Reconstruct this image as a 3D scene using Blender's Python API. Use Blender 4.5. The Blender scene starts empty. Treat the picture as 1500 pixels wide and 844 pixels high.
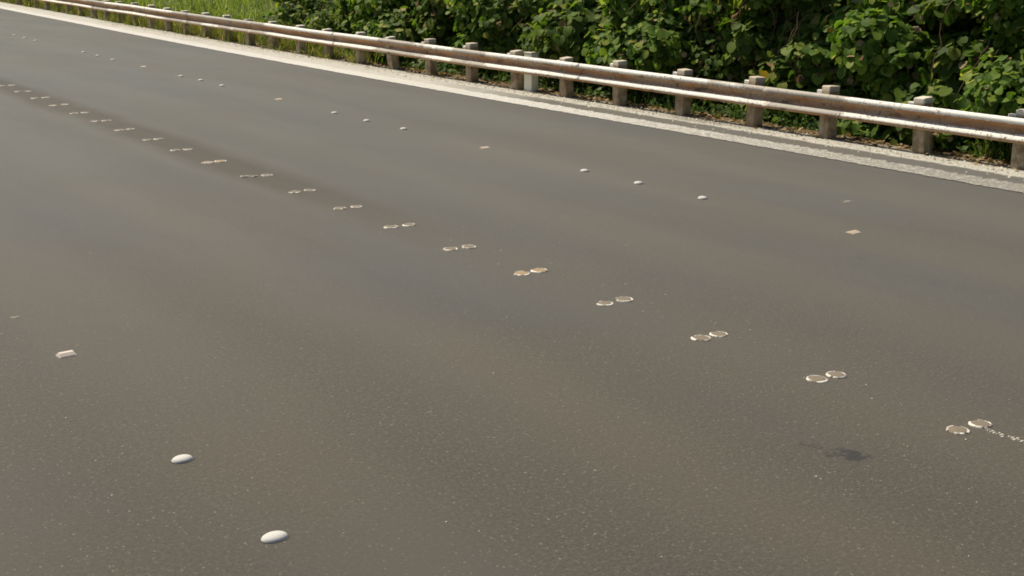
import bpy, bmesh, math, random
import numpy as np
from mathutils import Vector, Matrix, noise as mnoise

random.seed(7)
rng = np.random.default_rng(7)
scene = bpy.context.scene
COL = scene.collection
# World axes: +Y runs along the road away from the viewer, +X points to the guardrail side, z = 0 is the asphalt.

# ------------------------------------------------------------------ camera, sky, sun, exposure
cam_data = bpy.data.cameras.new('camera')
cam_data.sensor_width = 36.0
cam_data.lens = 36.0 * 1900 / 1500
cam_data.clip_start = 0.05
cam_data.clip_end = 3000
cam = bpy.data.objects.new('camera', cam_data)
COL.objects.link(cam)
cam.location = (0, 0, 2.6)
cam.rotation_euler = (math.radians(90 - 15.278), 0, math.radians(-35.114))
scene.camera = cam

SUN_EL = math.radians(56)
SUN_AZ = (-0.38, 1.0)                       # horizontal direction towards the sun (x, y)
_l = math.hypot(*SUN_AZ)
sun_dir = Vector((SUN_AZ[0] / _l * math.cos(SUN_EL), SUN_AZ[1] / _l * math.cos(SUN_EL), math.sin(SUN_EL)))
world = bpy.data.worlds.new('World')
scene.world = world
world.use_nodes = True
wn = world.node_tree.nodes
bg = wn['Background']
sky = wn.new('ShaderNodeTexSky')
sky.sky_type = 'NISHITA'
sky.sun_disc = False
sky.sun_elevation = SUN_EL
sky.sun_rotation = math.atan2(-sun_dir.x, sun_dir.y)
sky.air_density = 1.0
sky.dust_density = 2.5
world.node_tree.links.new(sky.outputs[0], bg.inputs[0])
bg.inputs[1].default_value = 0.085
sl = bpy.data.lights.new('sun', 'SUN')
sl.energy = 5.0
sl.angle = math.radians(0.6)
sl.color = (1.0, 0.90, 0.72)
so = bpy.data.objects.new('sun', sl)
COL.objects.link(so)
so.rotation_euler = sun_dir.to_track_quat('Z', 'Y').to_euler()
so.location = (0, 0, 30)
scene.view_settings.view_transform = 'Standard'
scene.view_settings.look = 'None'
scene.view_settings.exposure = 0.25
scene.view_settings.gamma = 1.0
scene.view_settings.use_curve_mapping = False
scene.cycles.filter_width = 1.75
scene.cycles.max_bounces = 8
scene.cycles.transparent_max_bounces = 4

# ------------------------------------------------------------------ helpers
def tag(o, label=None, cat=None, group=None, kind=None):
    if label: o['label'] = label
    if cat: o['category'] = cat
    if group: o['group'] = group
    if kind: o['kind'] = kind
    return o

def obj(name, mesh, parent=None, mat=None, loc=None):
    o = bpy.data.objects.new(name, mesh)
    COL.objects.link(o)
    if parent: o.parent = parent
    if loc: o.location = loc
    if mat and mesh and not mesh.materials: mesh.materials.append(mat)
    return o

def empty(name, loc, rz=0):
    o = bpy.data.objects.new(name, None)
    o.empty_display_size = 0.1
    COL.objects.link(o)
    o.location = loc
    o.rotation_euler = (0, 0, rz)
    return o

def mesh_np(name, verts, faces, mat=None, smooth=False):
    """faces: (n, k) array, all with k corners"""
    verts = np.asarray(verts, dtype=np.float32)
    faces = np.asarray(faces, dtype=np.int32)
    me = bpy.data.meshes.new(name)
    k = faces.shape[1]
    me.vertices.add(len(verts)); me.vertices.foreach_set('co', verts.ravel())
    me.loops.add(faces.size); me.loops.foreach_set('vertex_index', faces.ravel())
    me.polygons.add(len(faces))
    me.polygons.foreach_set('loop_start', np.arange(0, faces.size, k, dtype=np.int32))
    me.polygons.foreach_set('loop_total', np.full(len(faces), k, dtype=np.int32))
    if smooth: me.polygons.foreach_set('use_smooth', np.ones(len(faces), dtype=bool))
    me.update(calc_edges=True)
    if mat: me.materials.append(mat)
    return me

def mesh_py(name, verts, faces, mat=None, smooth=False):
    me = bpy.data.meshes.new(name)
    me.from_pydata(verts, [], faces)
    if smooth:
        for p in me.polygons: p.use_smooth = True
    me.update()
    if mat: me.materials.append(mat)
    return me

class NT:
    """tiny node-tree writer"""
    def __init__(self, name):
        self.m = bpy.data.materials.new(name)
        self.m.use_nodes = True
        self.t = self.m.node_tree
        self.b = self.t.nodes['Principled BSDF']
        self.out = self.t.nodes['Material Output']
    def n(self, typ, **kw):
        nd = self.t.nodes.new(typ)
        for k, v in kw.items(): setattr(nd, k, v)
        return nd
    def l(self, a, b): self.t.links.new(a, b)
    def val(self, sock, v):
        if hasattr(v, 'is_linked') or isinstance(v, bpy.types.NodeSocket): self.l(v, sock)
        else: sock.default_value = v
    def coord(self, scale=(1, 1, 1), kind='Object'):
        tc = self.n('ShaderNodeTexCoord')
        mp = self.n('ShaderNodeMapping')
        mp.inputs['Scale'].default_value = scale
        self.l(tc.outputs[kind], mp.inputs[0])
        return mp.outputs[0]
    def noise(self, vec, scale, detail=3, rough=0.55, dist=0.0):
        nd = self.n('ShaderNodeTexNoise')
        self.l(vec, nd.inputs['Vector'])
        nd.inputs['Scale'].default_value = scale
        nd.inputs['Detail'].default_value = detail
        nd.inputs['Roughness'].default_value = rough
        nd.inputs['Distortion'].default_value = dist
        return nd.outputs[0]
    def voro(self, vec, scale, feature='F1'):
        nd = self.n('ShaderNodeTexVoronoi', feature=feature)
        self.l(vec, nd.inputs['Vector'])
        nd.inputs['Scale'].default_value = scale
        return nd.outputs
    def ramp(self, fac, lo, hi, a=0.0, b=1.0, smooth=True):
        nd = self.n('ShaderNodeMapRange')
        nd.interpolation_type = 'SMOOTHSTEP' if smooth else 'LINEAR'
        self.val(nd.inputs[0], fac)
        nd.inputs[1].default_value = lo; nd.inputs[2].default_value = hi
        nd.inputs[3].default_value = a; nd.inputs[4].default_value = b
        return nd.outputs[0]
    def math(self, op, a, b=0.0):
        nd = self.n('ShaderNodeMath', operation=op)
        self.val(nd.inputs[0], a); self.val(nd.inputs[1], b)
        return nd.outputs[0]
    def mix(self, fac, a, b, mode='MIX'):
        nd = self.n('ShaderNodeMix', data_type='RGBA', blend_type=mode)
        self.val(nd.inputs[0], fac)
        for s, v in ((nd.inputs[6], a), (nd.inputs[7], b)):
            if isinstance(v, tuple): s.default_value = (*v, 1) if len(v) == 3 else v
            else: self.l(v, s)
        return nd.outputs[2]
    def xyz(self, vec):
        nd = self.n('ShaderNodeSeparateXYZ'); self.l(vec, nd.inputs[0]); return nd.outputs
    def bump(self, height, strength=0.3, dist=0.01):
        nd = self.n('ShaderNodeBump')
        nd.inputs['Strength'].default_value = strength
        nd.inputs['Distance'].default_value = dist
        self.l(height, nd.inputs['Height'])
        self.l(nd.outputs[0], self.b.inputs['Normal'])
    def col(self, c):
        if isinstance(c, tuple): self.b.inputs['Base Color'].default_value = (*c, 1)
        else: self.l(c, self.b.inputs['Base Color'])
    def rough(self, r): self.val(self.b.inputs['Roughness'], r)
    def spec(self, v): self.b.inputs['Specular IOR Level'].default_value = v

# ------------------------------------------------------------------ materials
def asphalt_nodes(t, tone=1.0):
    """warm grey worn asphalt with pale stones in it; returns colour, height"""
    c = t.coord()
    big = t.noise(c, 0.35, 3)
    mid = t.noise(t.coord((1.0, 0.22, 1.0)), 0.9, 4)
    mid2 = t.noise(t.coord((1.0, 0.5, 1.0)), 2.6, 4)
    fine = t.noise(c, 130, 3, 0.7)
    grain = t.noise(c, 55, 2, 0.6)
    big2 = t.noise(t.coord((1.0, 0.6, 1.0)), 0.23, 2)
    base = t.mix(t.ramp(big, 0.35, 0.65), (0.084 * tone, 0.081 * tone, 0.071 * tone), (0.095 * tone, 0.084 * tone, 0.066 * tone))
    base = t.mix(t.ramp(big2, 0.42, 0.62, 0, 0.6), base, (0.098 * tone, 0.090 * tone, 0.066 * tone))
    base = t.mix(t.ramp(mid, 0.38, 0.66, 0, 0.55), base, (0.070 * tone, 0.068 * tone, 0.064 * tone))
    base = t.mix(t.ramp(mid2, 0.35, 0.7, 0, 0.35), base, (0.098 * tone, 0.089 * tone, 0.072 * tone))
    base = t.mix(t.ramp(grain, 0.35, 0.65, 0.0, 0.6), base, (0.048 * tone, 0.046 * tone, 0.041 * tone))
    coarse = t.noise(c, 40, 4, 0.8)
    base = t.mix(t.ramp(coarse, 0.52, 0.74, 0.0, 0.8), base, (0.20 * tone, 0.185 * tone, 0.15 * tone))
    base = t.mix(t.ramp(coarse, 0.28, 0.46, 0.55, 0.0), base, (0.034 * tone, 0.032 * tone, 0.029 * tone))
    base = t.mix(t.ramp(t.noise(t.coord((1.0, 0.45, 1.0)), 0.42, 2), 0.48, 0.62, 0, 0.65), base, (0.072 * tone, 0.074 * tone, 0.076 * tone))
    base = t.mix(t.ramp(fine, 0.52, 0.75, 0.0, 0.5), base, (0.15 * tone, 0.14 * tone, 0.115 * tone))
    # pale stones
    v = t.voro(c, 62)
    rnd = t.xyz(v['Color'])
    stone = t.math('MULTIPLY', t.ramp(v['Distance'], 0.22, 0.42, 1, 0), t.ramp(rnd[0], 0.80, 1.0))
    base = t.mix(t.math('MULTIPLY', stone, t.ramp(coarse, 0.4, 0.65, 0.05, 0.65)), base, t.mix(rnd[1], (0.20, 0.175, 0.14), (0.40, 0.365, 0.30)))
    v2 = t.voro(c, 66)
    rnd2 = t.xyz(v2['Color'])
    dark = t.math('MULTIPLY', t.ramp(v2['Distance'], 0.25, 0.4, 1, 0), t.ramp(rnd2[0], 0.75, 0.95))
    base = t.mix(t.math('MULTIPLY', dark, 0.65), base, (0.030, 0.028, 0.025))
    # sparse larger pale chips trodden into the surface
    v3 = t.voro(c, 6.0)
    rnd3 = t.xyz(v3['Color'])
    wob = t.math('ADD', v3['Distance'], t.math('MULTIPLY', t.noise(c, 60, 2), 0.06))
    chip = t.math('MULTIPLY', t.ramp(wob, 0.06, 0.095, 1, 0), t.ramp(rnd3[0], 0.82, 0.9))
    base = t.mix(t.math('MULTIPLY', chip, 0.5), base, (0.34, 0.31, 0.25))
    height = t.math('ADD', t.math('MULTIPLY', fine, 0.5), t.math('ADD', t.math('MULTIPLY', stone, 0.5), grain))
    return c, base, height

def mat_road():
    t = NT('road_asphalt')
    c, base, hgt = asphalt_nodes(t, 0.66)
    X, Y, Z = t.xyz(c)
    # old seal and oil staining that follows the double line of dots
    wob = t.math('MULTIPLY', t.math('SUBTRACT', t.noise(t.coord((1, .35, 1)), 1.3, 3), 0.5), 0.35)
    off = t.math('ABSOLUTE', t.math('ADD', t.math('SUBTRACT', X, 5.93), wob))
    band = t.math('MULTIPLY', t.ramp(off, 0.10, 0.46, 1, 0), t.ramp(Y, 7.5, 14.0))
    base = t.mix(t.math('MULTIPLY', band, 0.75), base, (0.034, 0.027, 0.020))
    # worn tracks: slightly polished lanes
    lane = t.n('ShaderNodeTexWave', wave_type='BANDS', bands_direction='X', wave_profile='SIN')
    lane.inputs['Scale'].default_value = 0.19
    lane.inputs['Distortion'].default_value = 1.2
    lane.inputs['Detail'].default_value = 2
    t.l(t.coord((1, 0.12, 1)), lane.inputs['Vector'])
    base = t.mix(t.math('MULTIPLY', lane.outputs[1], 0.25), base, (0.088, 0.079, 0.060))
    # tar smudges
    wv = t.n('ShaderNodeVectorMath', operation='ADD')
    t.l(c, wv.inputs[0])
    nz = t.n('ShaderNodeTexNoise'); nz.inputs['Scale'].default_value = 11; nz.inputs['Detail'].default_value = 5; nz.inputs['Roughness'].default_value = 0.7
    t.l(c, nz.inputs['Vector'])
    ws = t.n('ShaderNodeVectorMath', operation='MULTIPLY_ADD')
    t.l(nz.outputs['Color'], ws.inputs[0]); ws.inputs[1].default_value = (.30, .30, 0); ws.inputs[2].default_value = (-.15, -.15, 0)
    t.l(ws.outputs[0], wv.inputs[1])
    for (sx, sy, rx, ry, k) in ((5.035, 4.08, .065, .085, .95), (4.975, 4.17, .05, .04, .75), (4.95, 4.30, .03, .07, .45), (8.396, 6.89, .035, .04, .6)):
        mp = t.n('ShaderNodeMapping'); mp.vector_type = 'POINT'
        mp.inputs['Location'].default_value = (-sx / rx, -sy / ry, 0); mp.inputs['Scale'].default_value = (1 / rx, 1 / ry, 0)
        t.l(wv.outputs[0], mp.inputs[0])
        ln = t.n('ShaderNodeVectorMath', operation='LENGTH'); t.l(mp.outputs[0], ln.inputs[0])
        base = t.mix(t.ramp(ln.outputs['Value'], 0.6, 1.15, k, 0), base, (0.020, 0.020, 0.021))
    base = t.mix(1.0, base, (1.03, 0.985, 0.90), 'MULTIPLY')
    t.col(base)
    t.rough(0.8)
    t.spec(0.22)
    dustn = t.ramp(t.noise(t.coord((1.0, 0.25, 1.0)), 0.8, 4), 0.35, 0.65, 0.82, 1.0)
    t.l(t.math('MULTIPLY', dustn, t.ramp(band, 0, 1, 1.0, 0.36, False)), t.b.inputs['Sheen Weight'])
    t.b.inputs['Sheen Roughness'].default_value = 0.275
    t.b.inputs['Sheen Tint'].default_value = (1.0, 0.89, 0.74, 1)
    t.b.inputs['Diffuse Roughness'].default_value = 0.0
    t.bump(hgt, 0.35, 0.003)
    return t.m

def mat_shoulder():
    t = NT('dusty_shoulder')
    c, asp, hgt = asphalt_nodes(t, 0.95)
    X, Y, Z = t.xyz(c)
    la = t.n('ShaderNodeAttribute'); la.attribute_name = 'lateral'
    X = la.outputs['Fac']
    n1 = t.noise(c, 3.2, 5, 0.65)
    n2 = t.noise(c, 26, 4, 0.7)
    n3 = t.noise(t.coord((1, .3, 1)), 1.1, 4)
    dust = t.mix(n1, (0.33, 0.32, 0.285), (0.49, 0.48, 0.44))
    dust = t.mix(t.ramp(n2, 0.45, 0.72, 0, 0.6), dust, (0.26, 0.225, 0.175))
    # bare asphalt gutter beside the edge line, silted over further along
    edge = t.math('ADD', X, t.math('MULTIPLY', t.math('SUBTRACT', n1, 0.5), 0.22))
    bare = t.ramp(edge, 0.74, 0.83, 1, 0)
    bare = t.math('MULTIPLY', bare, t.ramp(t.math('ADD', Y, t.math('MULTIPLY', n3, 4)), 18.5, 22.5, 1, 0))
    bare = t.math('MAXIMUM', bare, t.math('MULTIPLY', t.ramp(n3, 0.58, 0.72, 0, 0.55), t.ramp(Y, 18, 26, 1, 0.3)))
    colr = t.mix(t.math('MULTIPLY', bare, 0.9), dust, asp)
    # soil and rotted leaves creeping in from the verge
    soilm = t.ramp(t.math('ADD', X, t.math('MULTIPLY', t.math('SUBTRACT', n1, 0.5), 0.7)), 1.16, 1.34)
    soil = t.mix(n2, (0.085, 0.062, 0.04), (0.24, 0.19, 0.125))
    colr = t.mix(soilm, colr, soil)
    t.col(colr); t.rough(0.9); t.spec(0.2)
    t.bump(t.math('ADD', n2, t.math('MULTIPLY', hgt, 0.4)), 0.6, 0.012)
    return t.m

def mat_paint():
    t = NT('worn_white_line_paint')
    c, asp, hgt = asphalt_nodes(t)
    X, Y, Z = t.xyz(c)
    n1 = t.noise(c, 42, 4, 0.75)
    n2 = t.noise(t.coord((1, .3, 1)), 2.2, 4)
    n3 = t.noise(c, 12, 3, 0.6)
    white = t.mix(n2, (0.41, 0.40, 0.365), (0.52, 0.51, 0.475))
    wear = t.math('ADD', t.math('ADD', n1, t.math('MULTIPLY', n3, 0.35)), t.ramp(Y, 8, 20, 0.10, -0.16, False))
    colr = t.mix(t.ramp(wear, 0.57, 0.78, 0, 0.85), white, t.mix(0.5, asp, (0.2, 0.18, 0.15)))
    t.col(colr); t.rough(0.8); t.spec(0.25)
    t.bump(n1, 0.4, 0.004)
    return t.m

def mat_ground():
    t = NT('verge_soil')
    c = t.coord()
    n1 = t.noise(c, 1.4, 5, 0.6)
    n2 = t.noise(c, 22, 4, 0.7)
    col = t.mix(n1, (0.055, 0.042, 0.026), (0.10, 0.085, 0.045))
    col = t.mix(t.ramp(n2, 0.45, 0.7, 0, 0.7), col, (0.17, 0.13, 0.08))
    t.col(col); t.rough(0.95); t.spec(0.1)
    t.bump(n2, 0.6, 0.03)
    return t.m

def mat_rail():
    t = NT('chalky_white_rusting_rail')
    c = t.coord()
    X, Y, Z = t.xyz(c)
    at = t.n('ShaderNodeAttribute'); at.attribute_name = 'valley'
    n1 = t.noise(t.coord((1, .35, 1.6)), 3.4, 5, 0.65)
    n2 = t.noise(c, 30, 4, 0.7)
    n3 = t.noise(t.coord((1, 1, .15)), 16, 3, 0.6)
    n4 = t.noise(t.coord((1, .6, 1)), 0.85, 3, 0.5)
    white = t.mix(n1, (0.76, 0.74, 0.67), (0.86, 0.84, 0.78))
    grey = t.mix(n2, (0.30, 0.275, 0.235), (0.42, 0.39, 0.34))  # grey for patches of tree shade, painted into the beam colour
    rust = t.mix(t.noise(t.coord((1, .8, 1.2)), 7, 4, .7), (0.24, 0.10, 0.04), (0.62, 0.36, 0.18))
    rust = t.mix(t.ramp(n1, 0.4, 0.65), rust, (0.46, 0.35, 0.24))
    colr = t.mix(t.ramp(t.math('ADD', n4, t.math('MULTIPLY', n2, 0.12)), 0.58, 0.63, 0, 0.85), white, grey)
    k = t.math('ADD', t.math('MULTIPLY', at.outputs['Fac'], 0.62), t.math('ADD', t.math('MULTIPLY', n2, 0.35), t.math('MULTIPLY', t.math('ADD', n1, n3), 0.30)))
    colr = t.mix(t.ramp(k, 0.66, 0.86), colr, rust)
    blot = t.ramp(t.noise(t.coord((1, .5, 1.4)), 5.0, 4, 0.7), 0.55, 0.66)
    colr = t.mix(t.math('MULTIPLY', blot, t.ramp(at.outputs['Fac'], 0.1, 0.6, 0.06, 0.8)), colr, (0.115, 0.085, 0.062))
    chips = t.ramp(t.math('ADD', n2, t.math('MULTIPLY', n1, 0.3)), 0.70, 0.80)
    colr = t.mix(t.math('MULTIPLY', chips, 0.8), colr, (0.17, 0.10, 0.06))
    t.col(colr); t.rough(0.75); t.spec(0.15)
    t.bump(n2, 0.25, 0.004)
    return t.m

def mat_post():
    t = NT('weathered_post')
    c = t.coord()
    oi = t.n('ShaderNodeObjectInfo')
    vr = t.n('ShaderNodeVectorMath', operation='ADD')
    t.l(c, vr.inputs[0])
    cmb = t.n('ShaderNodeCombineXYZ')
    t.l(t.math('MULTIPLY', oi.outputs['Random'], 40), cmb.inputs[0]); t.l(cmb.outputs[0], vr.inputs[1])
    mp = t.n('ShaderNodeMapping'); mp.inputs['Scale'].default_value = (1, 1, .12)
    t.l(vr.outputs[0], mp.inputs[0])
    n1 = t.noise(mp.outputs[0], 26, 5, 0.7)
    n2 = t.noise(vr.outputs[0], 7, 4, 0.65)
    X, Y, Z = t.xyz(c)
    col = t.mix(n1, (0.20, 0.15, 0.09), (0.66, 0.55, 0.36))
    col = t.mix(t.ramp(n2, 0.42, 0.62, 0, 0.75), col, (0.17, 0.115, 0.065))
    col = t.mix(t.ramp(t.math('ADD', Z, t.math('MULTIPLY', n2, .06)), 0.625, 0.67, 0, 0.8), col, (0.66, 0.62, 0.53))
    col = t.mix(t.math('MULTIPLY', oi.outputs['Random'], 0.4), col, (0.30, 0.20, 0.12))
    t.col(col); t.rough(0.9); t.spec(0.15)
    t.bump(n1, 0.6, 0.008)
    return t.m

def mat_simple(name, a, b, scale=20, rough=0.6, spec=0.4, bump=0.2, dirt=None, dirtlo=0.5):
    t = NT(name)
    c = t.coord()
    n = t.noise(c, scale, 4, 0.65)
    col = t.mix(n, a, b)
    if dirt:
        n2 = t.noise(c, scale * 0.45, 4, 0.7)
        col = t.mix(t.ramp(n2, dirtlo, dirtlo + 0.16, 0, 0.85), col, dirt)
    t.col(col); t.rough(rough); t.spec(spec)
    t.bump(n, bump, 0.004)
    return t.m

def mat_leaf(name, stops, per_object=False, transl=0.42, rough=0.55, vein=True):
    """foliage: colour chosen leaf by leaf"""
    t = NT(name)
    if per_object:
        r = t.n('ShaderNodeObjectInfo').outputs['Random']
    else:
        r = t.n('ShaderNodeNewGeometry').outputs['Random Per Island']
    cr = t.n('ShaderNodeValToRGB')
    el = cr.color_ramp.elements
    while len(el) < len(stops): el.new(0.5)
    for e, (p, c) in zip(el, stops):
        e.position = p; e.color = (*c, 1)
    t.l(r, cr.inputs[0])
    c = t.coord()
    n = t.noise(c, 9, 3, 0.6)
    col = t.mix(t.ramp(n, 0.3, 0.7, 0.0, 0.35), cr.outputs[0], (0.035, 0.055, 0.018))
    t.col(col); t.rough(rough); t.spec(0.10)
    tr = t.n('ShaderNodeBsdfTranslucent')
    tc = t.mix(1.0, col, (1.5, 1.7, 0.55), 'MULTIPLY')
    t.l(tc, tr.inputs[0])
    mx = t.n('ShaderNodeMixShader')
    mx.inputs[0].default_value = transl
    t.l(t.b.outputs[0], mx.inputs[1]); t.l(tr.outputs[0], mx.inputs[2])
    t.l(mx.outputs[0], t.out.inputs[0])
    return t.m

M_ROAD = mat_road(); M_SHO = mat_shoulder(); M_PAINT = mat_paint(); M_GROUND = mat_ground()
M_RAIL = mat_rail(); M_POST = mat_post()
M_WHITEDOT = mat_simple('white_ceramic', (0.42, 0.41, 0.385), (0.54, 0.53, 0.50), 40, 0.7, 0.2, 0.3, (0.24, 0.22, 0.19), 0.56)
M_RIM = mat_simple('chipped_white_rim', (0.54, 0.51, 0.44), (0.74, 0.71, 0.63), 30, 0.6, 0.3, 0.3, (0.17, 0.145, 0.11), 0.46)
M_TAN = mat_simple('worn_tan_dot_top', (0.115, 0.095, 0.07), (0.20, 0.165, 0.12), 45, 0.75, 0.3, 0.5, (0.15, 0.12, 0.09), 0.58)
M_AMBER = mat_simple('worn_amber_top', (0.19, 0.13, 0.065), (0.32, 0.23, 0.115), 45, 0.6, 0.4, 0.4, (0.18, 0.13, 0.085), 0.60)
M_REFL = mat_simple('dusty_reflector_body', (0.30, 0.235, 0.165), (0.48, 0.39, 0.29), 30, 0.5, 0.4, 0.3, (0.36, 0.24, 0.15), 0.6)
M_REFLW = mat_simple('pinkish_white_reflector', (0.50, 0.43, 0.37), (0.62, 0.54, 0.47), 30, 0.5, 0.3, 0.2, (0.5, 0.40, 0.31), 0.62)
M_LENS = mat_simple('clouded_reflector_lens', (0.38, 0.30, 0.22), (0.52, 0.44, 0.34), 60, 0.25, 0.6, 0.1)
M_GLUE = mat_simple('pale_adhesive', (0.15, 0.138, 0.115), (0.24, 0.22, 0.18), 60, 0.85, 0.2, 0.4, (0.10, 0.09, 0.075), 0.5)
M_CHIP = mat_simple('paint_chip', (0.34, 0.31, 0.26), (0.55, 0.52, 0.45), 40, 0.8, 0.2, 0.3)
M_TAR = mat_simple('rubber_scuff', (0.035, 0.035, 0.036), (0.06, 0.058, 0.056), 40, 0.7, 0.3, 0.3)
M_BOX = mat_simple('faded_white_marker', (0.78, 0.75, 0.57), (0.88, 0.85, 0.68), 14, 0.65, 0.3, 0.2, (0.34, 0.29, 0.22), 0.6)
M_BOXCAP = mat_simple('stained_marker_cap', (0.60, 0.50, 0.36), (0.70, 0.62, 0.48), 14, 0.7, 0.3, 0.2, (0.45, 0.22, 0.12), 0.55)
M_BRACKET = mat_simple('white_bracket', (0.62, 0.59, 0.52), (0.75, 0.72, 0.66), 20, 0.7, 0.3, 0.2, (0.3, 0.2, 0.13), 0.6)
LEAF_STOPS = [(0.0, (0.050, 0.088, 0.017)), (0.35, (0.085, 0.140, 0.026)), (0.65, (0.130, 0.195, 0.036)), (0.9, (0.20, 0.25, 0.046)), (1.0, (0.33, 0.32, 0.075))]
LEAF2 = [(p, (min(1, c[0] * 1.15), c[1] * 1.22, c[2] * 1.1)) for p, c in LEAF_STOPS]
M_LEAF2 = mat_leaf('bright_leaf', LEAF2)
M_LEAF2O = mat_leaf('bright_leaf_single', LEAF2, True)
M_LEAF = mat_leaf('broad_leaf', LEAF_STOPS)
M_LEAFO = mat_leaf('broad_leaf_single', LEAF_STOPS, True)
M_LEAFY = mat_leaf('yellowing_leaf', [(0.0, (0.38, 0.24, 0.04)), (1.0, (0.50, 0.34, 0.07))], True)
M_DEAD = mat_leaf('dead_leaf', [(0.0, (0.10, 0.055, 0.025)), (0.5, (0.24, 0.15, 0.075)), (1.0, (0.42, 0.31, 0.19))], False, 0.15, 0.8)
M_GRASS = mat_leaf('tall_grass', [(0.0, (0.12, 0.165, 0.035)), (0.5, (0.19, 0.25, 0.06)), (0.85, (0.28, 0.33, 0.095)), (1.0, (0.44, 0.40, 0.19))], False, 0.4, 0.5)
M_WEED = mat_leaf('weeds', [(0.0, (0.13, 0.16, 0.035)), (0.5, (0.25, 0.26, 0.07)), (0.8, (0.38, 0.32, 0.115)), (1.0, (0.48, 0.37, 0.19))], False, 0.35, 0.55)
M_DARKWEED = mat_leaf('shade_darkened_weeds', [(0.0, (0.035, 0.075, 0.02)), (0.6, (0.07, 0.125, 0.03)), (1.0, (0.14, 0.19, 0.05))], False, 0.35, 0.5)  # shade below rail and bushes is mixed into these darker greens
M_STEM = mat_simple('woody_stem', (0.10, 0.075, 0.05), (0.20, 0.155, 0.11), 30, 0.9, 0.1, 0.5)
M_VINE = mat_simple('dry_vine', (0.10, 0.06, 0.035), (0.19, 0.125, 0.075), 30, 0.9, 0.1, 0.3)
M_PEBBLE = mat_leaf('pale_grit', [(0.0, (0.20, 0.17, 0.13)), (0.5, (0.40, 0.36, 0.29)), (1.0, (0.62, 0.58, 0.50))], False, 0.0, 0.9)

# ------------------------------------------------------------------ curves of the roadside (lateral x as a function of distance y)
def interp(tab):
    ys = [a for a, b in tab]; xs = [b for a, b in tab]
    return lambda y: float(np.interp(y, ys, xs))
def smooth_curve(tab):
    f0 = interp(tab)
    return lambda y: sum(f0(y + k) for k in (-4, -2.5, -1, 0, 1, 2.5, 4)) / 7.0
edge_x = smooth_curve([(-40, 11.95), (12, 11.95), (18, 11.82), (26, 11.82), (31, 11.87), (38, 12.04), (49, 12.32), (70, 13.0), (120, 15.5)])
rail_x = smooth_curve([(-40, 13.2), (8, 13.16), (12, 13.08), (17, 12.98), (22, 12.96), (30, 13.0), (38, 13.16), (49, 13.45), (70, 14.15), (120, 16.6)])

# ------------------------------------------------------------------ the setting
S = 900
g = obj('ground', mesh_py('ground', [(-S, -S, -.05), (S, -S, -.05), (S, S, -.05), (-S, S, -.05)], [(0, 1, 2, 3)], M_GROUND))
tag(g, kind='structure')

# road: one sheet, its right edge tucked under the shoulder
rv, rf = [], []
ys = list(np.arange(-30, 140.1, 2.0))
for i, y in enumerate(ys):
    for x in (-9.0, 0.0, 6.0, edge_x(y) + 0.9): rv.append((x, y, 0))
for i in range(len(ys) - 1):
    for j in range(3):
        a = i * 4 + j; rf.append((a, a + 1, a + 5, a + 4))
tag(obj('road', mesh_py('road', rv, rf, M_ROAD)), kind='structure')

def strip(name, x0, x1, z, y0, y1, step, jit0, jit1, mat, nx=2):
    v, f = [], []
    yy = np.arange(y0, y1 + step / 2, step)
    lat = []
    for y in yy:
        a = x0(y) + random.gauss(0, jit0) + 0.012 * mnoise.noise((y * 1.7, 3.1, 0))
        b = x1(y) + random.gauss(0, jit1) + 0.02 * mnoise.noise((y * 1.3, 9.1, 0))
        for k in range(nx):
            q = k / (nx - 1); v.append((a + (b - a) * q, y, z)); lat.append(v[-1][0] - edge_x(y))
    for i in range(len(yy) - 1):
        for k in range(nx - 1):
            p = i * nx + k; f.append((p, p + 1, p + nx + 1, p + nx))
    me = mesh_py(name, v, f, mat)
    at = me.attributes.new('lateral', 'FLOAT', 'POINT'); at.data.foreach_set('value', lat)
    return me
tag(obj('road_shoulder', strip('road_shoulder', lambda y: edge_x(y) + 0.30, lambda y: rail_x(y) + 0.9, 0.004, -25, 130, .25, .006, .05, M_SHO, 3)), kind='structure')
tag(obj('edge_line', strip('edge_line', edge_x, lambda y: edge_x(y) + 0.41, 0.008, -25, 130, .04, .010, .024, M_PAINT)), kind='structure')

# bank behind the rail
bv, bf = [], []
bxs = [0.55, 0.9, 1.4, 2.0, 3.0, 4.5, 7.0, 11.0, 20.0]
bzs = [0.0, 0.05, 0.08, 0.15, 0.45, 1.2, 2.6, 4.0, 5.0]
ys = np.arange(-30, 140.1, 0.8)
for y in ys:
    for k, (x, z) in enumerate(zip(bxs, bzs)):
        w = 0.0 if k == 0 else 0.10 * min(1.0, x / 2) * mnoise.noise((x * 0.8, y * 0.7, 1.7))
        bv.append((rail_x(y) + x, y, z + w - (0.01 if k == 0 else 0)))
n = len(bxs)
for i in range(len(ys) - 1):
    for k in range(n - 1):
        a = i * n + k; bf.append((a, a + 1, a + n + 1, a + n))
tag(obj('embankment', mesh_py('embankment', bv, bf, M_GROUND, True)), kind='structure')

# ------------------------------------------------------------------ guardrail
guard = empty('guardrail', (13.2, 9.98, 0))
tag(guard, 'old white steel guardrail with rust-stained corrugated beam on short weathered posts', 'guardrail')
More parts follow.
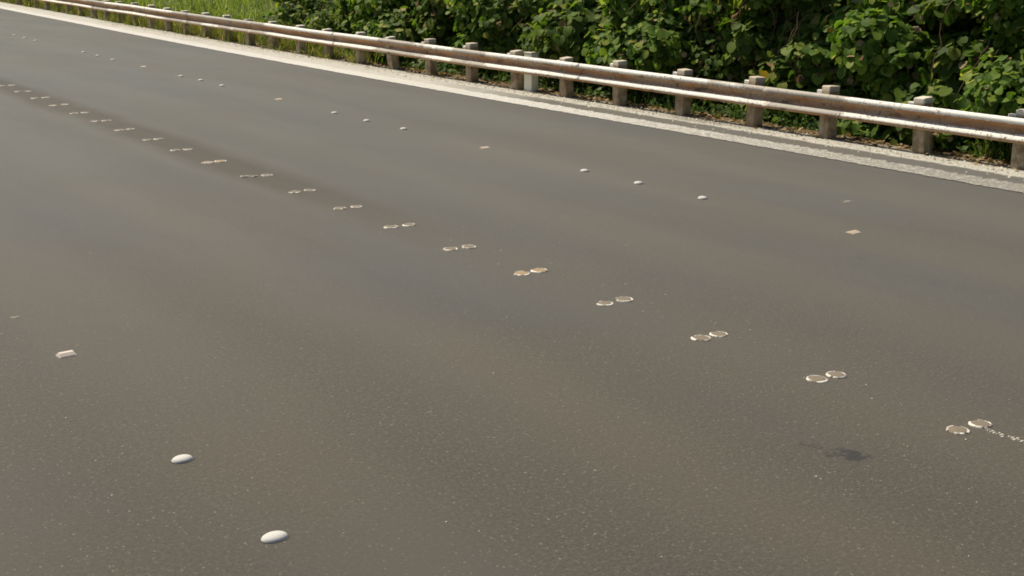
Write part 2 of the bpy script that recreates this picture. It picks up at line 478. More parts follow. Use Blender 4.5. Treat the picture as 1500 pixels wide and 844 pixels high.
# profile of the beam seen along the road: (offset from post face towards the road, height, rust value)
PROF = [(0.030, 0.592, .30), (0.052, 0.591, .0), (0.072, 0.583, .0), (0.083, 0.565, .0), (0.084, 0.545, .10), (0.077, 0.527, .5), (0.046, 0.500, .95), (0.014, 0.472, 1.),
        (0.006, 0.447, .95), (0.014, 0.422, .75), (0.046, 0.397, .35), (0.077, 0.372, .0), (0.084, 0.353, .15), (0.083, 0.335, .9), (0.072, 0.318, 1.), (0.052, 0.307, 1.), (0.030, 0.304, 1.)]
POST0, PSTEP = 9.98, 1.3975
PADJ = {0: .05, 1: .15, 2: .06, 3: .12, 4: .14, 5: .09, 6: .06}
post_ys = [POST0 + PSTEP * k + PADJ.get(k, .09) for k in range(-5, 50)]
def dent(y, z):
    return 0.018 * mnoise.noise((y * 0.55, z * 2, 5.0)) + 0.006 * mnoise.noise((y * 2.3, z * 7, 2.0))
def beam_panel(y0, y1, shift):
    yy = np.arange(y0, y1 + 0.05, 0.11)
    v, f, val = [], [], []
    n = len(PROF)
    for side in (0, 1):
        for y in yy:
            up = 0.012 * mnoise.noise((y * 0.33, 0, 8.0))
            for (o, z, r) in PROF:
                x = rail_x(y) - o - dent(y, z) + (0.004 if side else 0) - shift
                v.append((x - 13.2, y - POST0, z + up)); val.append(r)
    m = len(yy) * n
    for i in range(len(yy) - 1):
        for k in range(n - 1):
            a = i * n + k
            f.append((a, a + n, a + n + 1, a + 1))
            f.append((m + a, m + a + 1, m + a + n + 1, m + a + n))
        for k in (0, n - 1):
            a = i * n + k; q = (a, m + a, m + a + n, a + n)
            f.append(q if k == 0 else q[::-1])
    for i in (0, len(yy) - 1):
        for k in range(n - 1):
            a = i * n + k; q = (a, a + 1, m + a + 1, m + a)
            f.append(q if i == 0 else q[::-1])
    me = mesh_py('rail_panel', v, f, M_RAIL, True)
    at = me.attributes.new('valley', 'FLOAT', 'POINT')
    at.data.foreach_set('value', val)
    return me
PAN = PSTEP * 3
y = POST0 - PSTEP * 4 - 0.45
i = 0
while y < 76:
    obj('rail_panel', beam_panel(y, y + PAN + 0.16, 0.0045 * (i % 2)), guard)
    y += PAN; i += 1

def bevel_box(name, sx, sy, sz, bev, mat, taper=0.0, segs=2, bottom=True):
    bm = bmesh.new()
    bmesh.ops.create_cube(bm, size=1.0)
    for v in bm.verts:
        k = 1 - taper * (v.co.z + 0.5)
        v.co = Vector((v.co.x * sx * k, v.co.y * sy * k, (v.co.z + 0.5) * sz))
    es = [e for e in bm.edges if max(v.co.z for v in e.verts) > sz * 0.5 or abs(e.verts[0].co.z - e.verts[1].co.z) > sz * .5]
    bmesh.ops.bevel(bm, geom=es, offset=bev, segments=segs, affect='EDGES', profile=0.5)
    me = bpy.data.meshes.new(name); bm.to_mesh(me); bm.free()
    me.materials.append(mat)
    return me
post_meshes = []
for k in range(6):
    me = bevel_box('post', 0.185, 0.165 + 0.012 * random.random(), 0.80, 0.018, M_POST, 0.02 + 0.03 * random.random(), 3)
    for v in me.vertices:
        v.co += Vector((mnoise.noise(v.co * 9 + Vector((k * 7, 0, 0))), mnoise.noise(v.co * 9 + Vector((0, k * 7, 3))), mnoise.noise(v.co * 8 + Vector((0, 3, k * 7))) * 0.8)) * 0.009
        v.co.z -= 0.12
    post_meshes.append(me)
bracket_me = bevel_box('bracket', 0.05, 0.10, 0.05, 0.008, M_BRACKET)
for k, py in enumerate(post_ys):
    p = obj('post', post_meshes[k % 6], guard, loc=(rail_x(py) + 0.10 - 13.2, py - POST0 + random.uniform(-.012, .012), random.uniform(-.035, .018) - (.035 if py > 22 else 0)))
    p.rotation_euler = (random.gauss(0, .028), random.gauss(0, .032), random.gauss(0, .09))
    if py < 30:
        obj('bracket', bracket_me, p, loc=(-0.065, 0.115, 0.572 + random.uniform(-.008, .012)))

# bolt heads: one through each post, a cluster at each lap of the panels
def bolt_mesh():
    v = [(0.012, .018 * math.cos(a), .018 * math.sin(a)) for a in np.linspace(0, 2 * math.pi, 7)[:-1]]
    v += [(-0.010, .014 * math.cos(a), .014 * math.sin(a)) for a in np.linspace(0, 2 * math.pi, 7)[:-1]]
    f = [(i_, (i_ + 1) % 6, 6 + (i_ + 1) % 6, 6 + i_) for i_ in range(6)] + [tuple(range(6, 12))[::-1]]
    return mesh_py('bolt', v, f, M_POST)
bolt_me = bolt_mesh()
for py in post_ys:
    if 3 < py < 26:
        obj('bolt', bolt_me, guard, loc=(rail_x(py) - .018 - dent(py, .447) - 13.2, py - POST0, .447))
y = POST0 - PSTEP * 4 - 0.45
while y < 26:
    for dy in (.04, .12):
        for (o, z) in ((.060, .513), (.030, .410)):
            obj('bolt', bolt_me, guard, loc=(rail_x(y) - o - .006 - dent(y, z) - 13.2, y + dy - POST0, z))
    y += PAN

# white marker post that stands next to one rail post
mk = empty('marker_post', (13.10, 18.06, 0), 0.10)
tag(mk, 'square white marker post with stained cap, standing tight behind the guardrail', 'marker post')
me = bevel_box('marker_body', 0.16, 0.19, 0.70, 0.006, M_BOX, 0.0, 2)
obj('marker_body', me, mk, loc=(0, 0, -.06))
obj('marker_cap', bevel_box('marker_cap', 0.17, 0.20, 0.022, 0.005, M_BOXCAP), mk, loc=(0, 0, .642))

# ------------------------------------------------------------------ raised pavement dots
SEG = 28
def lathe(name, prof, mat, wob=0.0, seed=0, smooth=True):
    v, f = [], []
    rr = random.Random(seed)
    ph = [rr.uniform(0, 6.28) for _ in range(4)]
    for (r, z) in prof[:-1]:
        for s in range(SEG):
            a = 2 * math.pi * s / SEG
            k = 1 + wob * (math.sin(2 * a + ph[0]) + .6 * math.sin(3 * a + ph[1]) + .5 * math.sin(7 * a + ph[2]))
            v.append((r * k * math.cos(a), r * k * math.sin(a), z))
    v.append((0, 0, prof[-1][1]))
    n = len(prof) - 1
    for i in range(n - 1):
        for s in range(SEG):
            t = (s + 1) % SEG
            f.append((i * SEG + s, i * SEG + t, (i + 1) * SEG + t, (i + 1) * SEG + s))
    for s in range(SEG):
        f.append(((n - 1) * SEG + s, (n - 1) * SEG + (s + 1) % SEG, n * SEG))
    return mesh_py(name, v, f, mat, smooth)
dome_prof = [(0.062, 0.0), (0.061, 0.005), (0.056, 0.012), (0.046, 0.0185), (0.032, 0.0225), (0.015, 0.0245), (0, 0.025)]
base_prof = [(0.069, 0.0), (0.068, 0.0025), (0.062, 0.003), (0, 0.003)]
dome_me = [lathe('dome', dome_prof, M_WHITEDOT, 0.006, k) for k in range(3)]
glue_me = [lathe('adhesive_pad', base_prof, M_TAR, 0.03, 10 + k, False) for k in range(3)]
def rim_mesh(seed):
    """white rim of a worn-down dot, with stretches broken away"""
    rr = random.Random(seed)
    prof = [(0.067, 0.0), (0.065, 0.008), (0.059, 0.0125), (0.0535, 0.0125), (0.052, 0.007)]
    N = 40
    gone = set()
    for _ in range(rr.choice((1, 2, 2, 3))):
        a = rr.randrange(N); gone |= {(a + j) % N for j in range(rr.randrange(2, 6))}
    v, f = [], []
    ph = [rr.uniform(0, 6.28) for _ in range(3)]
    for s in range(N):
        a = 2 * math.pi * s / N
        k = 1 + .018 * math.sin(2 * a + ph[0]) + .012 * math.sin(5 * a + ph[1])
        for j, (r, z) in enumerate(prof):
            q = r * k * (1 + rr.uniform(-.03, .03) * (j > 0)); v.append((q * math.cos(a), q * math.sin(a), z * (1 + rr.uniform(-.12, .12))))
    n = len(prof)
    for s in range(N):
        t = (s + 1) % N
        if s in gone: continue
        for j in range(n - 1): f.append((s * n + j, t * n + j, t * n + j + 1, s * n + j + 1))
    return mesh_py('rim', v, f, M_RIM)
rim_me = [rim_mesh(40 + k) for k in range(8)]
top_prof = [(0.060, 0.0), (0.0565, 0.0075), (0.050, 0.0115), (0.035, 0.0135), (0.018, 0.0142), (0, 0.014)]
top_tan = [lathe('worn_top', top_prof, M_TAN, 0.02, 70 + k) for k in range(4)]
top_amb = [lathe('worn_top', top_prof, M_AMBER, 0.02, 80 + k) for k in range(4)]

ORD = ['first', 'second', 'third', 'fourth', 'fifth', 'sixth', 'seventh', 'eighth', 'ninth', 'tenth', 'eleventh', 'twelfth', 'thirteenth', 'fourteenth',
       'fifteenth', 'sixteenth', 'seventeenth', 'eighteenth', 'nineteenth', 'twentieth', 'twenty-first', 'twenty-second', 'twenty-third', 'twenty-fourth', 'twenty-fifth', 'twenty-sixth']
PAIRS = [((5.764, 3.993), (5.942, 3.979)), ((5.777, 5.008), (5.93, 4.993)), ((5.771, 6.018), (5.931, 6.017)), ((5.779, 7.042), (5.963, 7.046)), ((5.785, 8.095), (5.951, 8.084)),
         ((5.771, 9.12), (5.941, 9.093)), ((5.785, 10.156), (5.963, 10.137)), ((5.79, 11.164), (5.969, 11.159)), ((5.793, 12.182), (5.977, 12.189)), ((5.778, 13.298), (5.981, 13.258)),
         ((5.762, 14.423), (5.925, 14.425)), ((5.785, 15.503), (5.94, 15.491)), ((5.791, 16.528), (5.942, 16.514)), ((5.785, 17.598), (5.944, 17.604)), ((5.801, 18.652), (5.956, 18.628)),
         ((5.804, 19.679), (5.983, 19.695)), ((5.829, 20.785), (6.016, 20.808)), ((5.855, 21.909), (6.035, 21.906)), ((5.887, 23.026), (6.039, 22.979)), ((5.894, 24.089), (6.071, 24.095)),
         ((5.915, 25.2), (6.085, 25.19))]
for k, pr in enumerate(PAIRS):
    for j, (x, y) in enumerate(pr):
        amber = k in (4, 10, 16)
        d = empty('road_dot', (x, y, 0), random.uniform(0, 6.28))
        side = 'left' if j == 0 else 'right'
        what = 'amber-tinted worn road dot' if amber else 'worn tan road dot'
        tag(d, f'{what}, {side} one of the {ORD[k]} pair from the right edge', 'road dot', 'double line of worn road dots')
        if k == 9 and j == 0:
            # broken apart: two pieces of it are left
            d['label'] = 'worn road dot broken into two pieces, left in the tenth pair from the right edge'
            d.rotation_euler = (0, 0, 0)
            for (ox, oy, sc) in ((-0.035, 0.02, .72), (0.05, -0.03, .62)):
                o = obj('rim', rim_me[3], d, loc=(ox, oy, 0)); o.scale = (sc, sc, 1); o.rotation_euler = (0, 0, ox * 40)
                o = obj('worn_top', top_tan[1], d, loc=(ox, oy, 0)); o.scale = (sc, sc, .9)
            continue
        sc = 1.08 if amber else random.uniform(0.93, 1.03)
        d.scale = (sc, sc * random.uniform(.92, 1.02), random.uniform(.5, .75))
        obj('rim', rim_me[(k * 2 + j * 3 + 1) % 8], d)
        obj('worn_top', (top_amb if amber else top_tan)[(k + j) % 4], d)

LANE = [(9.047, 9.496), (9.049, 10.5), (9.038, 11.425), (9.026, 15.436), (9.005, 16.442), (9.022, 17.463), (9.083, 21.847), (9.118, 22.905), (9.085, 23.794), (9.125, 27.794),
        (9.174, 28.936), (9.183, 29.971), (9.239, 33.971), (9.26, 35.036), (9.298, 36.148)]
def dome_dot(x, y, label, group, sc=1.0, rz=0.0, k=0):
    d = empty('road_dot', (x, y, 0), rz)
    tag(d, label, 'road dot', group)
    o = obj('adhesive_pad', glue_me[k % 3], d)
    o = obj('dome', dome_me[k % 3], d)
    d.scale = (sc, sc, 1)
    return d
for k, (x, y) in enumerate(LANE):
    dome_dot(x, y, f'small white domed road dot, {ORD[k]} from the right in the row nearest the guardrail', 'white dots in the row nearest the guardrail', 0.80, random.uniform(0, 6), k)
d = dome_dot(2.175, 4.935, 'large white oval road dot nearest the bottom edge of the picture', 'white dots of the near lane line', 1.08, 0, 0); d.scale = (1.02, .76, .9)
d = dome_dot(2.171, 6.023, 'white domed road dot between the nearest dot and the blocky reflector', 'white dots of the near lane line', 1.0, 0, 1); d.scale = (.90, .72, .9)

def reflector(x, y, label, group=None, sc=1.0, rz=0.0, low=1.0, bodym=None, lensm=None):
    """square road stud: wedge body with a lens on each sloping end"""
    r = empty('road_reflector', (x, y, 0), rz)
    tag(r, label, 'reflector', group)
    a, b, h = .052, .034, .021 * low
    w = .052
    v = [(-w, -a, 0), (w, -a, 0), (w, a, 0), (-w, a, 0), (-w * .82, -b * .55, h), (w * .82, -b * .55, h), (w * .82, b * .55, h), (-w * .82, b * .55, h), (-w, -a, .003), (w, -a, .003), (w, a, .003), (-w, a, .003)]
    f = [(0, 1, 9, 8), (1, 2, 10, 9), (2, 3, 11, 10), (3, 0, 8, 11), (8, 9, 5, 4), (9, 10, 6, 5), (10, 11, 7, 6), (11, 8, 4, 7), (4, 5, 6, 7)]
    obj('body', mesh_py('body', v, f, bodym or M_REFL), r)
    for sgn in (-1, 1):
        p0 = Vector((0, -a * sgn, .003)); p1 = Vector((0, -b * .55 * sgn, h))
        u = (p1 - p0); nrm = Vector((0, -(h - .003) * sgn, -(0)))
        nrm = Vector((0, -sgn * (h), a - b * .55)).normalized() * .0015
        q = []
        for (tt, ww) in ((.15, .85), (.15, -.85), (.85, -.72), (.85, .72)):
            c = p0 + u * tt + nrm; q.append((ww * w, c.y, c.z))
        if sgn > 0: q = q[::-1]
        lo = [(x_, y_ - nrm.y * 1.4, z_ - nrm.z * 1.4) for x_, y_, z_ in q]
        obj('lens', mesh_py('lens', q + lo, [(0, 1, 2, 3)] + [(i_, i_ + 4, (i_ + 1) % 4 + 4, (i_ + 1) % 4) for i_ in range(4)], lensm or M_LENS), r)
    r.scale = (sc, sc, 1)
    return r
LREF = [(9.08, 7.564), (9.035, 13.446), (9.054, 19.471), (9.145, 25.981)]
for k, (x, y) in enumerate(LREF):
    reflector(x, y, f'square tan road reflector, {ORD[k]} from the right in the row nearest the guardrail', 'tan reflectors between the white dots', 1.0, random.uniform(-.1, .1), .8)
reflector(2.203, 8.084, 'blocky pinkish-white road reflector near the left edge of the picture', None, 1.0, 0.05, 1.2, M_REFLW, M_REFLW).scale = (1.05, .8, 1)

def patch_mesh(name, r, mat, seed, sx=1.0, sy=1.0, h=0.003, rough=.25):
    rr = random.Random(seed)
    N = 26
    ph = [rr.uniform(0, 6.28) for _ in range(4)]
    top, bot = [], []
    for s in range(N):
        a = 2 * math.pi * s / N
        k = r * (1 + rough * (.5 * math.sin(2 * a + ph[0]) + .4 * math.sin(3 * a + ph[1]) + .35 * math.sin(5 * a + ph[2]) + .3 * rr.uniform(-1, 1)))
        bot.append((k * math.cos(a) * sx, k * math.sin(a) * sy, 0)); top.append((k * .9 * math.cos(a) * sx, k * .9 * math.sin(a) * sy, h))
    f = [(s, (s + 1) % N, N + (s + 1) % N, N + s) for s in range(N)] + [tuple(range(N, 2 * N))]
    return mesh_py(name, bot + top, f, mat)
for (x, y, r, mt, sx, sy, nm, lb, ct) in (
        (2.169, 9.154, .026, M_GLUE, 1, 1, 'adhesive_patch', 'faint pale adhesive patch left by a lost dot near the left edge', 'patch'),
        (10.148, 8.551, .05, M_GLUE, 1, .8, 'adhesive_patch', 'faint pale patch on the far lane above the nearest tan reflector', 'patch'),):
    o = obj(nm, patch_mesh(nm, r, mt, hash((x, y)) % 999, sx, sy, .0022, .5), None, loc=(x, y, 0.0))
    tag(o, lb, ct)
# crumbs of an old paint line beyond the last pair, and chips scattered along the dots
v, f = [], []
def add_chip(x, y, r, h=.004):
    N = 6; b = len(v); a0 = random.uniform(0, 6)
    for zz, kk in ((0, 1.0), (h, .8)):
        for s in range(N):
            a = a0 + 2 * math.pi * s / N; q = r * kk * random.uniform(.6, 1.2)
            v.append((x + q * math.cos(a), y + q * math.sin(a) * .9, zz))
    for s in range(N): f.append((b + s, b + (s + 1) % N, b + N + (s + 1) % N, b + N + s))
    f.append(tuple(range(b + N, b + 2 * N)))
for q in np.arange(0, 1.0, .02):
    for _ in range(2):
        add_chip(5.905 + random.gauss(0, .012), 3.92 - q * 1.0, random.uniform(.004, .013))
for k in range(90):
    y = random.uniform(2.5, 14); add_chip(5.87 + random.gauss(0, .22), y, random.choice((.003, .004, .005, .007)), .003)
for k in range(90):
    add_chip(random.uniform(-2, 11.5), random.uniform(2.0, 14), random.choice((.003, .004, .005, .007)), .003)
tag(obj('paint_chips', mesh_py('paint_chips', v, f, M_CHIP)), 'pale chips of paint and stone scattered on the asphalt', 'chips', kind='stuff')

# ------------------------------------------------------------------ vegetation
# leaf template: rounded heart, folded along the midrib, tip drooping
LT = np.array([(0, 0, 0), (.35, 0, .0), (.7, 0, -.05), (.93, 0, -.12),
               (-.10, .20, .02), (.10, .46, .07), (.50, .48, .04), (.83, .25, -.06),
               (-.10, -.20, .02), (.10, -.46, .07), (.50, -.48, .04), (.83, -.25, -.06)], dtype=np.float32)
LF = np.array([(0, 1, 5, 4), (1, 2, 6, 5), (2, 3, 7, 6), (1, 0, 8, 9), (2, 1, 9, 10), (3, 2, 10, 11)], dtype=np.int32)

def frames(pos, nrm, tip, size):
    """rotation matrices (N,3,3) with columns tip, side, normal"""
    nrm = nrm / np.linalg.norm(nrm, axis=1, keepdims=True)
    tip = tip - nrm * np.sum(tip * nrm, axis=1, keepdims=True)
    tip = tip / (np.linalg.norm(tip, axis=1, keepdims=True) + 1e-6)
    side = np.cross(nrm, tip)
    return np.stack([tip, side, nrm], axis=2)
def leaves_mesh(name, pos, R, size, mat, template=LT, faces=LF):
    N = len(pos)
    V = np.einsum('nij,kj->nki', R, template) * size[:, None, None] + pos[:, None, :]
    F = faces[None] + (np.arange(N, dtype=np.int32) * len(template))[:, None, None]
    return mesh_np(name, V.reshape(-1, 3), F.reshape(-1, faces.shape[1]), mat, True)
single_leaf = []
for k in range(5):
    T = LT.copy(); T[:, 2] *= 0.5 + 0.4 * k; T[:, 1] *= 0.92 + 0.05 * k
    single_leaf.append(mesh_np('leaf', T, LF, M_LEAFO, True))
single_leaf2 = []
for m in single_leaf:
    m2 = m.copy(); m2.materials.clear(); m2.materials.append(M_LEAF2O); single_leaf2.append(m2)
yellow_leaf = mesh_np('leaf', LT, LF, M_LEAFY, True)

def tube(pts, r0, r1, mat, name, n=6):
    v, f = [], []
    P = [Vector(p) for p in pts]
    for i, p in enumerate(P):
        d = (P[min(i + 1, len(P) - 1)] - P[max(i - 1, 0)]).normalized()
        a = d.orthogonal().normalized(); b = d.cross(a)
        r = r0 + (r1 - r0) * i / (len(P) - 1)
        for s in range(n):
            an = 2 * math.pi * s / n; v.append(p + a * (r * math.cos(an)) + b * (r * math.sin(an)))
    for i in range(len(P) - 1):
        for s in range(n):
            t = (s + 1) % n; f.append((i * n + s, i * n + t, (i + 1) * n + t, (i + 1) * n + s))
    f.append(tuple(range((len(P) - 1) * n, len(P) * n)))
    return mesh_py(name, v, f, mat, True)

CAM = np.array([0, 0, 2.6])
def shrub(x, y, halfw, height, label, singles, leaf=(.10, .165), lumps=18, dens=1.0, dead=.05, depth=.8, group='broad-leaved bushes behind the guardrail', bright=False, vines=4):
    root = empty('leafy_bush', (x, y, 0))
    tag(root, label, 'bush', group)
    o = np.array([x, y, 0.0])
    C, Rr = [], []
    for k in range(lumps):
        for _ in range(30):
            u = rng.uniform(-1, 1, 3)
            if u @ u < 1: break
        z = height * (0.5 + 0.44 * u[2]) if k > lumps * .35 else rng.uniform(.05, height * .45)
        C.append((u[0] * depth * (1 - .2 * z / height), u[1] * halfw, z)); Rr.append(rng.uniform(.26, .60))
    C = np.array(C); Rr = np.array(Rr)
    pos, out = [], []
    for c, r in zip(C, Rr):
        n = int(dens * 520 * r * r / .2)
        d = rng.normal(size=(n, 3)); d /= np.linalg.norm(d, axis=1, keepdims=True)
        rad = r * rng.uniform(.62, 1.10, (n, 1)) * (1 + .25 * np.sin(d[:, :1] * 7 + c[0] * 9) * np.sin(d[:, 2:3] * 6 + c[1] * 5))
        p = c + d * rad * np.array([1, 1.1, .85])
        pos.append(p); out.append(d)
    pos = np.concatenate(pos); out = np.concatenate(out)
    keep = pos[:, 2] > 0.03
    for c, r in zip(C, Rr):
        keep &= np.linalg.norm((pos - c) / np.array([1, 1.1, .85]), axis=1) > r * .60
    pos, out = pos[keep], out[keep]
    n = len(pos)
    nrm = out * .55 + np.array([-.12, -.05, .62]) + rng.normal(size=(n, 3)) * .36
    tip = np.array([-.25, 0, -1.0]) + out * .35 + rng.normal(size=(n, 3)) * .5
    size = rng.uniform(leaf[0], leaf[1], n) * rng.choice([.7, .85, 1, 1, 1.1], n)
    R = frames(pos, nrm, tip, size)
    isdead = rng.random(n) < dead
    # leaves that show largest are objects of their own
    sel = np.zeros(n, bool)
    if singles:
        view = CAM - (pos + o); dist = np.linalg.norm(view, axis=1); view /= dist[:, None]
        face = np.abs(np.sum(R[:, :, 2] * view, axis=1))
        front = np.sum(out * view, axis=1) * 0.4 - pos[:, 0] * 0.9
        score = front + face * .5 + size * 6 - (pos[:, 2] > 2.0) * 3 - (pos[:, 2] < .12) * 1 - isdead * 9
        sel[np.argsort(-score)[:singles]] = True
    rest = ~sel & ~isdead
    fo = obj('foliage', leaves_mesh('foliage', pos[rest], R[rest], size[rest], M_LEAF2 if bright else M_LEAF), root); fo['kind'] = 'stuff'
    if isdead.any():
        fo = obj('dead_leaves', leaves_mesh('dead_leaves', pos[isdead], R[isdead], size[isdead] * .8, M_DEAD), root); fo['kind'] = 'stuff'
    for i in np.nonzero(sel)[0]:
        lo = obj('leaf', (single_leaf2 if bright else single_leaf)[int(rng.integers(5))], root)
        s = float(size[i])
        lo.matrix_local = Matrix.Translation(Vector(pos[i].tolist())) @ Matrix(R[i].tolist()).to_4x4() @ Matrix.Scale(s, 4)
    for k in range(5):
        c = C[rng.integers(len(C))]
        b = np.array([rng.uniform(-.2, .3), rng.uniform(-.35, .35) * halfw, -.05])
        pts = []
        for q in np.linspace(0, 1, 7):
            p = b + (c - b) * q + np.array([.10, .08, .12]) * math.sin(q * 3.1) * rng.uniform(-1, 1, 3)
            pts.append(p)
        obj('stem', tube(pts, .028, .008, M_STEM, 'stem'), root)
    for k in range(vines):
        x0 = -depth * rng.uniform(.55, 1.0); y0 = rng.uniform(-1, 1) * halfw
        z0 = rng.uniform(.9, min(height, 1.9)); pts = []
        ln = rng.uniform(.4, 1.0)
        for q in np.linspace(0, 1, 7):
            pts.append((x0 + .06 * math.sin(q * 5 + k), y0 + (q - .5) * rng.uniform(-.1, .35), z0 - q * ln * (1 if k % 2 else .6)))
        obj('dry_vine', tube(pts, .006, .004, M_VINE, 'dry_vine', 4), root)
    return root

bush_ys = [5.2, 6.7, 8.0, 9.3, 10.6, 11.9, 13.2, 14.6, 16.1, 17.7, 19.4, 21.2, 23.1, 25.0, 27.0, 29.2]
LSZ = [(.10, .165), (.10, .165), (.10, .16), (.075, .12), (.11, .18), (.10, .17), (.12, .185), (.07, .12), (.10, .15), (.12, .19), (.10, .165), (.09, .14), (.10, .17), (.10, .16), (.08, .13), (.10, .15)]
front_notes = {1: 'broad-leaved green bush well past the right edge of the picture', 2: 'broad-leaved green bush just past the right edge, behind the nearest post'}
nb = len(bush_ys)
for k, y in enumerate(bush_ys):
    hgt = [2.7, 2.6, 2.9, 2.5, 2.8, 2.4, 2.7, 2.6, 2.9, 2.5, 2.6, 2.4, 2.3, 2.2, 2.0, 1.6][k]
    x = rail_x(y) + 1.22 + [0, .1, 0, -.05, .12, .05, .18, .1, 0, .12, .05, 0, .05, .1, .15, .2][k]
    if k == 0: continue
    look = 'small-leaved' if LSZ[k][1] < .125 else 'large-leaved' if LSZ[k][1] > .175 else 'broad-leaved'
    look = ('bright ' if k in (3, 5, 8, 11, 13) else 'dense ') + look
    lb = front_notes.get(k) or f'{look} green bush behind the guardrail, {ORD[k - 3]} from the right in the front row'
    r = shrub(x, y, 0.90, hgt, lb, 0 if k < 1 else (200 if y < 12 else 150 if y < 18 else 80 if y < 22 else 0), lumps=15, leaf=LSZ[k], bright=k in (3, 5, 8, 11, 13), vines=12 if k in (6, 7, 8) else 5, dead=[.04, .05, .03, .04, .08, .10, .06, .12, .07, .03, .03, .03, .02, .02, .02, .02][k])
    if k == 6:
        lo = obj('leaf', yellow_leaf, r, loc=(-1.0, -.2, .74)); lo.scale = (.15, .15, .15); lo.rotation_euler = (.3, 1.0, .6)
        lo['label'] = 'single orange-yellow leaf just above the rail'
# second row, taller, standing on the bank
for k, y in enumerate(np.arange(5.0, 29, 2.2)):
    if k == 0: continue
    x = rail_x(y) + 3.0 + .3 * math.sin(k * 2.1)
    lb = 'taller green bush of the back row, past the right edge of the picture' if k == 1 else f'taller green bush in the back row behind the guardrail, {ORD[k - 2]} from the right'
    shrub(x, float(y), 1.5, 3.5 - .05 * max(0, y - 18), lb, 0, (.10, .17), 22, .8, .06, 1.0, 'taller bushes of the back row')

# grasses
def blades(name, roots, hgt, lean, width, mat, label=None, cat=None, parent=None, segs=4):
    N = len(roots)
    az = rng.uniform(0, 2 * np.pi, N)
    ld = np.stack([np.cos(az), np.sin(az)], 1) * lean[:, None]
    perp = np.stack([-np.sin(az + rng.normal(0, .6, N)), np.cos(az)], 1)
    perp /= np.linalg.norm(perp, axis=1, keepdims=True)
    V = np.zeros((N, (segs + 1) * 2, 3), np.float32)
    for s in range(segs + 1):
        q = s / segs
        bend = q ** 2
        c = np.zeros((N, 3)); c[:, :2] = roots[:, :2] + ld * bend[..., None] if False else roots[:, :2] + ld * bend
        c[:, 2] = roots[:, 2] + hgt * (q - .42 * np.minimum(1, lean / hgt) * q ** 3)
        w = width * (1 - q) ** .7 * (.55 + .9 * q if q < .5 else 1.0) + .0008
        V[:, s * 2, :2] = c[:, :2] + perp * w[:, None]; V[:, s * 2 + 1, :2] = c[:, :2] - perp * w[:, None]
        V[:, s * 2, 2] = c[:, 2]; V[:, s * 2 + 1, 2] = c[:, 2]
    F = np.array([(2 * s, 2 * s + 1, 2 * s + 3, 2 * s + 2) for s in range(segs)], np.int32)
    F = F[None] + (np.arange(N, dtype=np.int32) * (segs + 1) * 2)[:, None, None]
    o = obj(name, mesh_np(name, V.reshape(-1, 3), F.reshape(-1, 4), mat, True), parent)
    return tag(o, label, cat, None, 'stuff')
def clumped(n, y0, y1, x0, x1, nclump, spread, bias=0.0):
    cy = rng.uniform(y0, y1, nclump); cx = rng.uniform(x0, x1, nclump)
    k = rng.integers(0, nclump, n)
    y = cy[k] + rng.normal(0, spread, n); xo = np.clip(cx[k] + rng.normal(0, spread, n), x0 - .1, None)
    rx = np.array([rail_x(float(v)) for v in np.linspace(y0 - 5, y1 + 5, 200)])
    x = np.interp(y, np.linspace(y0 - 5, y1 + 5, 200), rx) + xo
    z = np.interp(xo, bxs, bzs) - .03
    return np.stack([x, y, z], 1), k
pts, k = clumped(30000, 27.5, 75, .75, 4.5, 420, .28)
ch = rng.uniform(.75, 1.35, 420)[k]
N = len(pts)
blades('tall_grass', pts, ch * rng.uniform(.55, 1.15, N), rng.uniform(.3, 1.15, N), rng.uniform(.009, .021, N), M_GRASS, 'tall bright green grass behind the far stretch of guardrail', 'grass')
pts, k = clumped(14000, 24, 70, .06, .8, 420, .16)
ch = rng.uniform(.18, .58, 420)[k]; N = len(pts)
blades('roadside_weeds', pts, ch * rng.uniform(.5, 1.2, N), rng.uniform(.03, .3, N), rng.uniform(.005, .014, N), M_WEED, 'yellow-green weeds growing under the far stretch of guardrail', 'weeds')
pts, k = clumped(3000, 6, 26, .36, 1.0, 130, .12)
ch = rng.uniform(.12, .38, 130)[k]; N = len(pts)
blades('shade_grass', pts, ch * rng.uniform(.5, 1.2, N), rng.uniform(.05, .3, N), rng.uniform(.004, .009, N), M_DARKWEED, 'dark green grass in the shade under the nearer guardrail', 'grass')
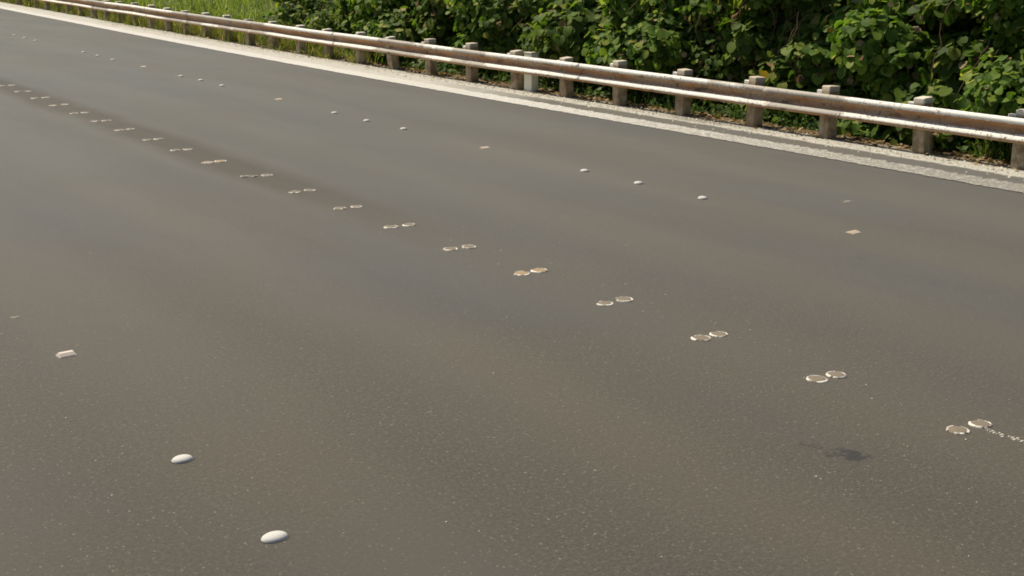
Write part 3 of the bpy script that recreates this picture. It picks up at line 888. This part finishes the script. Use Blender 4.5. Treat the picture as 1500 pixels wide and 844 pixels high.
# low ground cover of small leaves below the bushes
N = 4500
yy = rng.uniform(5, 30, N); xo = np.abs(rng.normal(0, .28, N)) + .42
pos = np.stack([np.array([rail_x(float(v)) for v in yy]) + xo, yy, rng.uniform(.02, .34, N) * np.clip((xo - .30) * 2.2, .15, 1)], 1)
sz = rng.uniform(.04, .09, N)
R = frames(pos, np.array([-.3, 0, .8]) + rng.normal(size=(N, 3)) * .4, rng.normal(size=(N, 3)) + np.array([-.5, 0, -.4]), sz)
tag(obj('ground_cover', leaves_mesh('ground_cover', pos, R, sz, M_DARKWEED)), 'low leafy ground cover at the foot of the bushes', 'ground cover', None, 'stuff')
# single tufts of grass that stand out under the rail
for (x, y, lb) in ((13.55, 9.35, 'bright grass tuft under the rail left of the rightmost post'), (13.62, 9.0, 'small grass tuft at the foot of the rightmost post')):
    n = 46
    t = empty('grass_tuft', (x, y, 0)); tag(t, lb, 'grass')
    pts = np.stack([rng.normal(0, .05, n), rng.normal(0, .06, n), np.zeros(n)], 1)
    blades('blades', pts, rng.uniform(.16, .36, n), rng.uniform(.05, .25, n), rng.uniform(.005, .010, n), mat=M_GRASS, parent=t)
# leaf litter and grit along the verge
N = 3600
yy = rng.uniform(5, 34, N); xo = rng.normal(.27, .15, N); xo = np.clip(xo, -.42, 1.0)
pos = np.stack([np.array([rail_x(float(v)) for v in yy]) + xo, yy, rng.uniform(.008, .028, N)], 1)
sz = rng.uniform(.02, .075, N)
R = frames(pos, np.array([0, 0, 1.0]) + rng.normal(size=(N, 3)) * .32, rng.normal(size=(N, 3)), sz)
tag(obj('leaf_litter', leaves_mesh('leaf_litter', pos, R, sz, M_DEAD)), 'dry brown leaf litter along the foot of the guardrail', 'leaf litter', None, 'stuff')
TET = np.array([(1, 0, -.3), (-.5, .87, -.3), (-.5, -.87, -.3), (.1, .1, .75), (.9, .8, -.3)], np.float32)
TETF = np.array([(0, 4, 3), (4, 1, 3), (1, 2, 3), (2, 0, 3)], np.int32)
N = 4500
yy = rng.uniform(5, 40, N); xo = np.clip(rng.normal(-.12, .16, N), -.62, .6)
pos = np.stack([np.array([rail_x(float(v)) for v in yy]) + xo, yy, np.full(N, .007)], 1)
sz = rng.uniform(.005, .017, N) * rng.choice([1, 1, 1, 1.6], N)
R = frames(pos, np.array([0, 0, 1.0]) + rng.normal(size=(N, 3)) * .2, rng.normal(size=(N, 3)), sz)
tag(obj('grit', leaves_mesh('grit', pos, R, sz, M_PEBBLE, TET, TETF)), 'pale grit and pebbles on the road shoulder', 'grit', None, 'stuff')
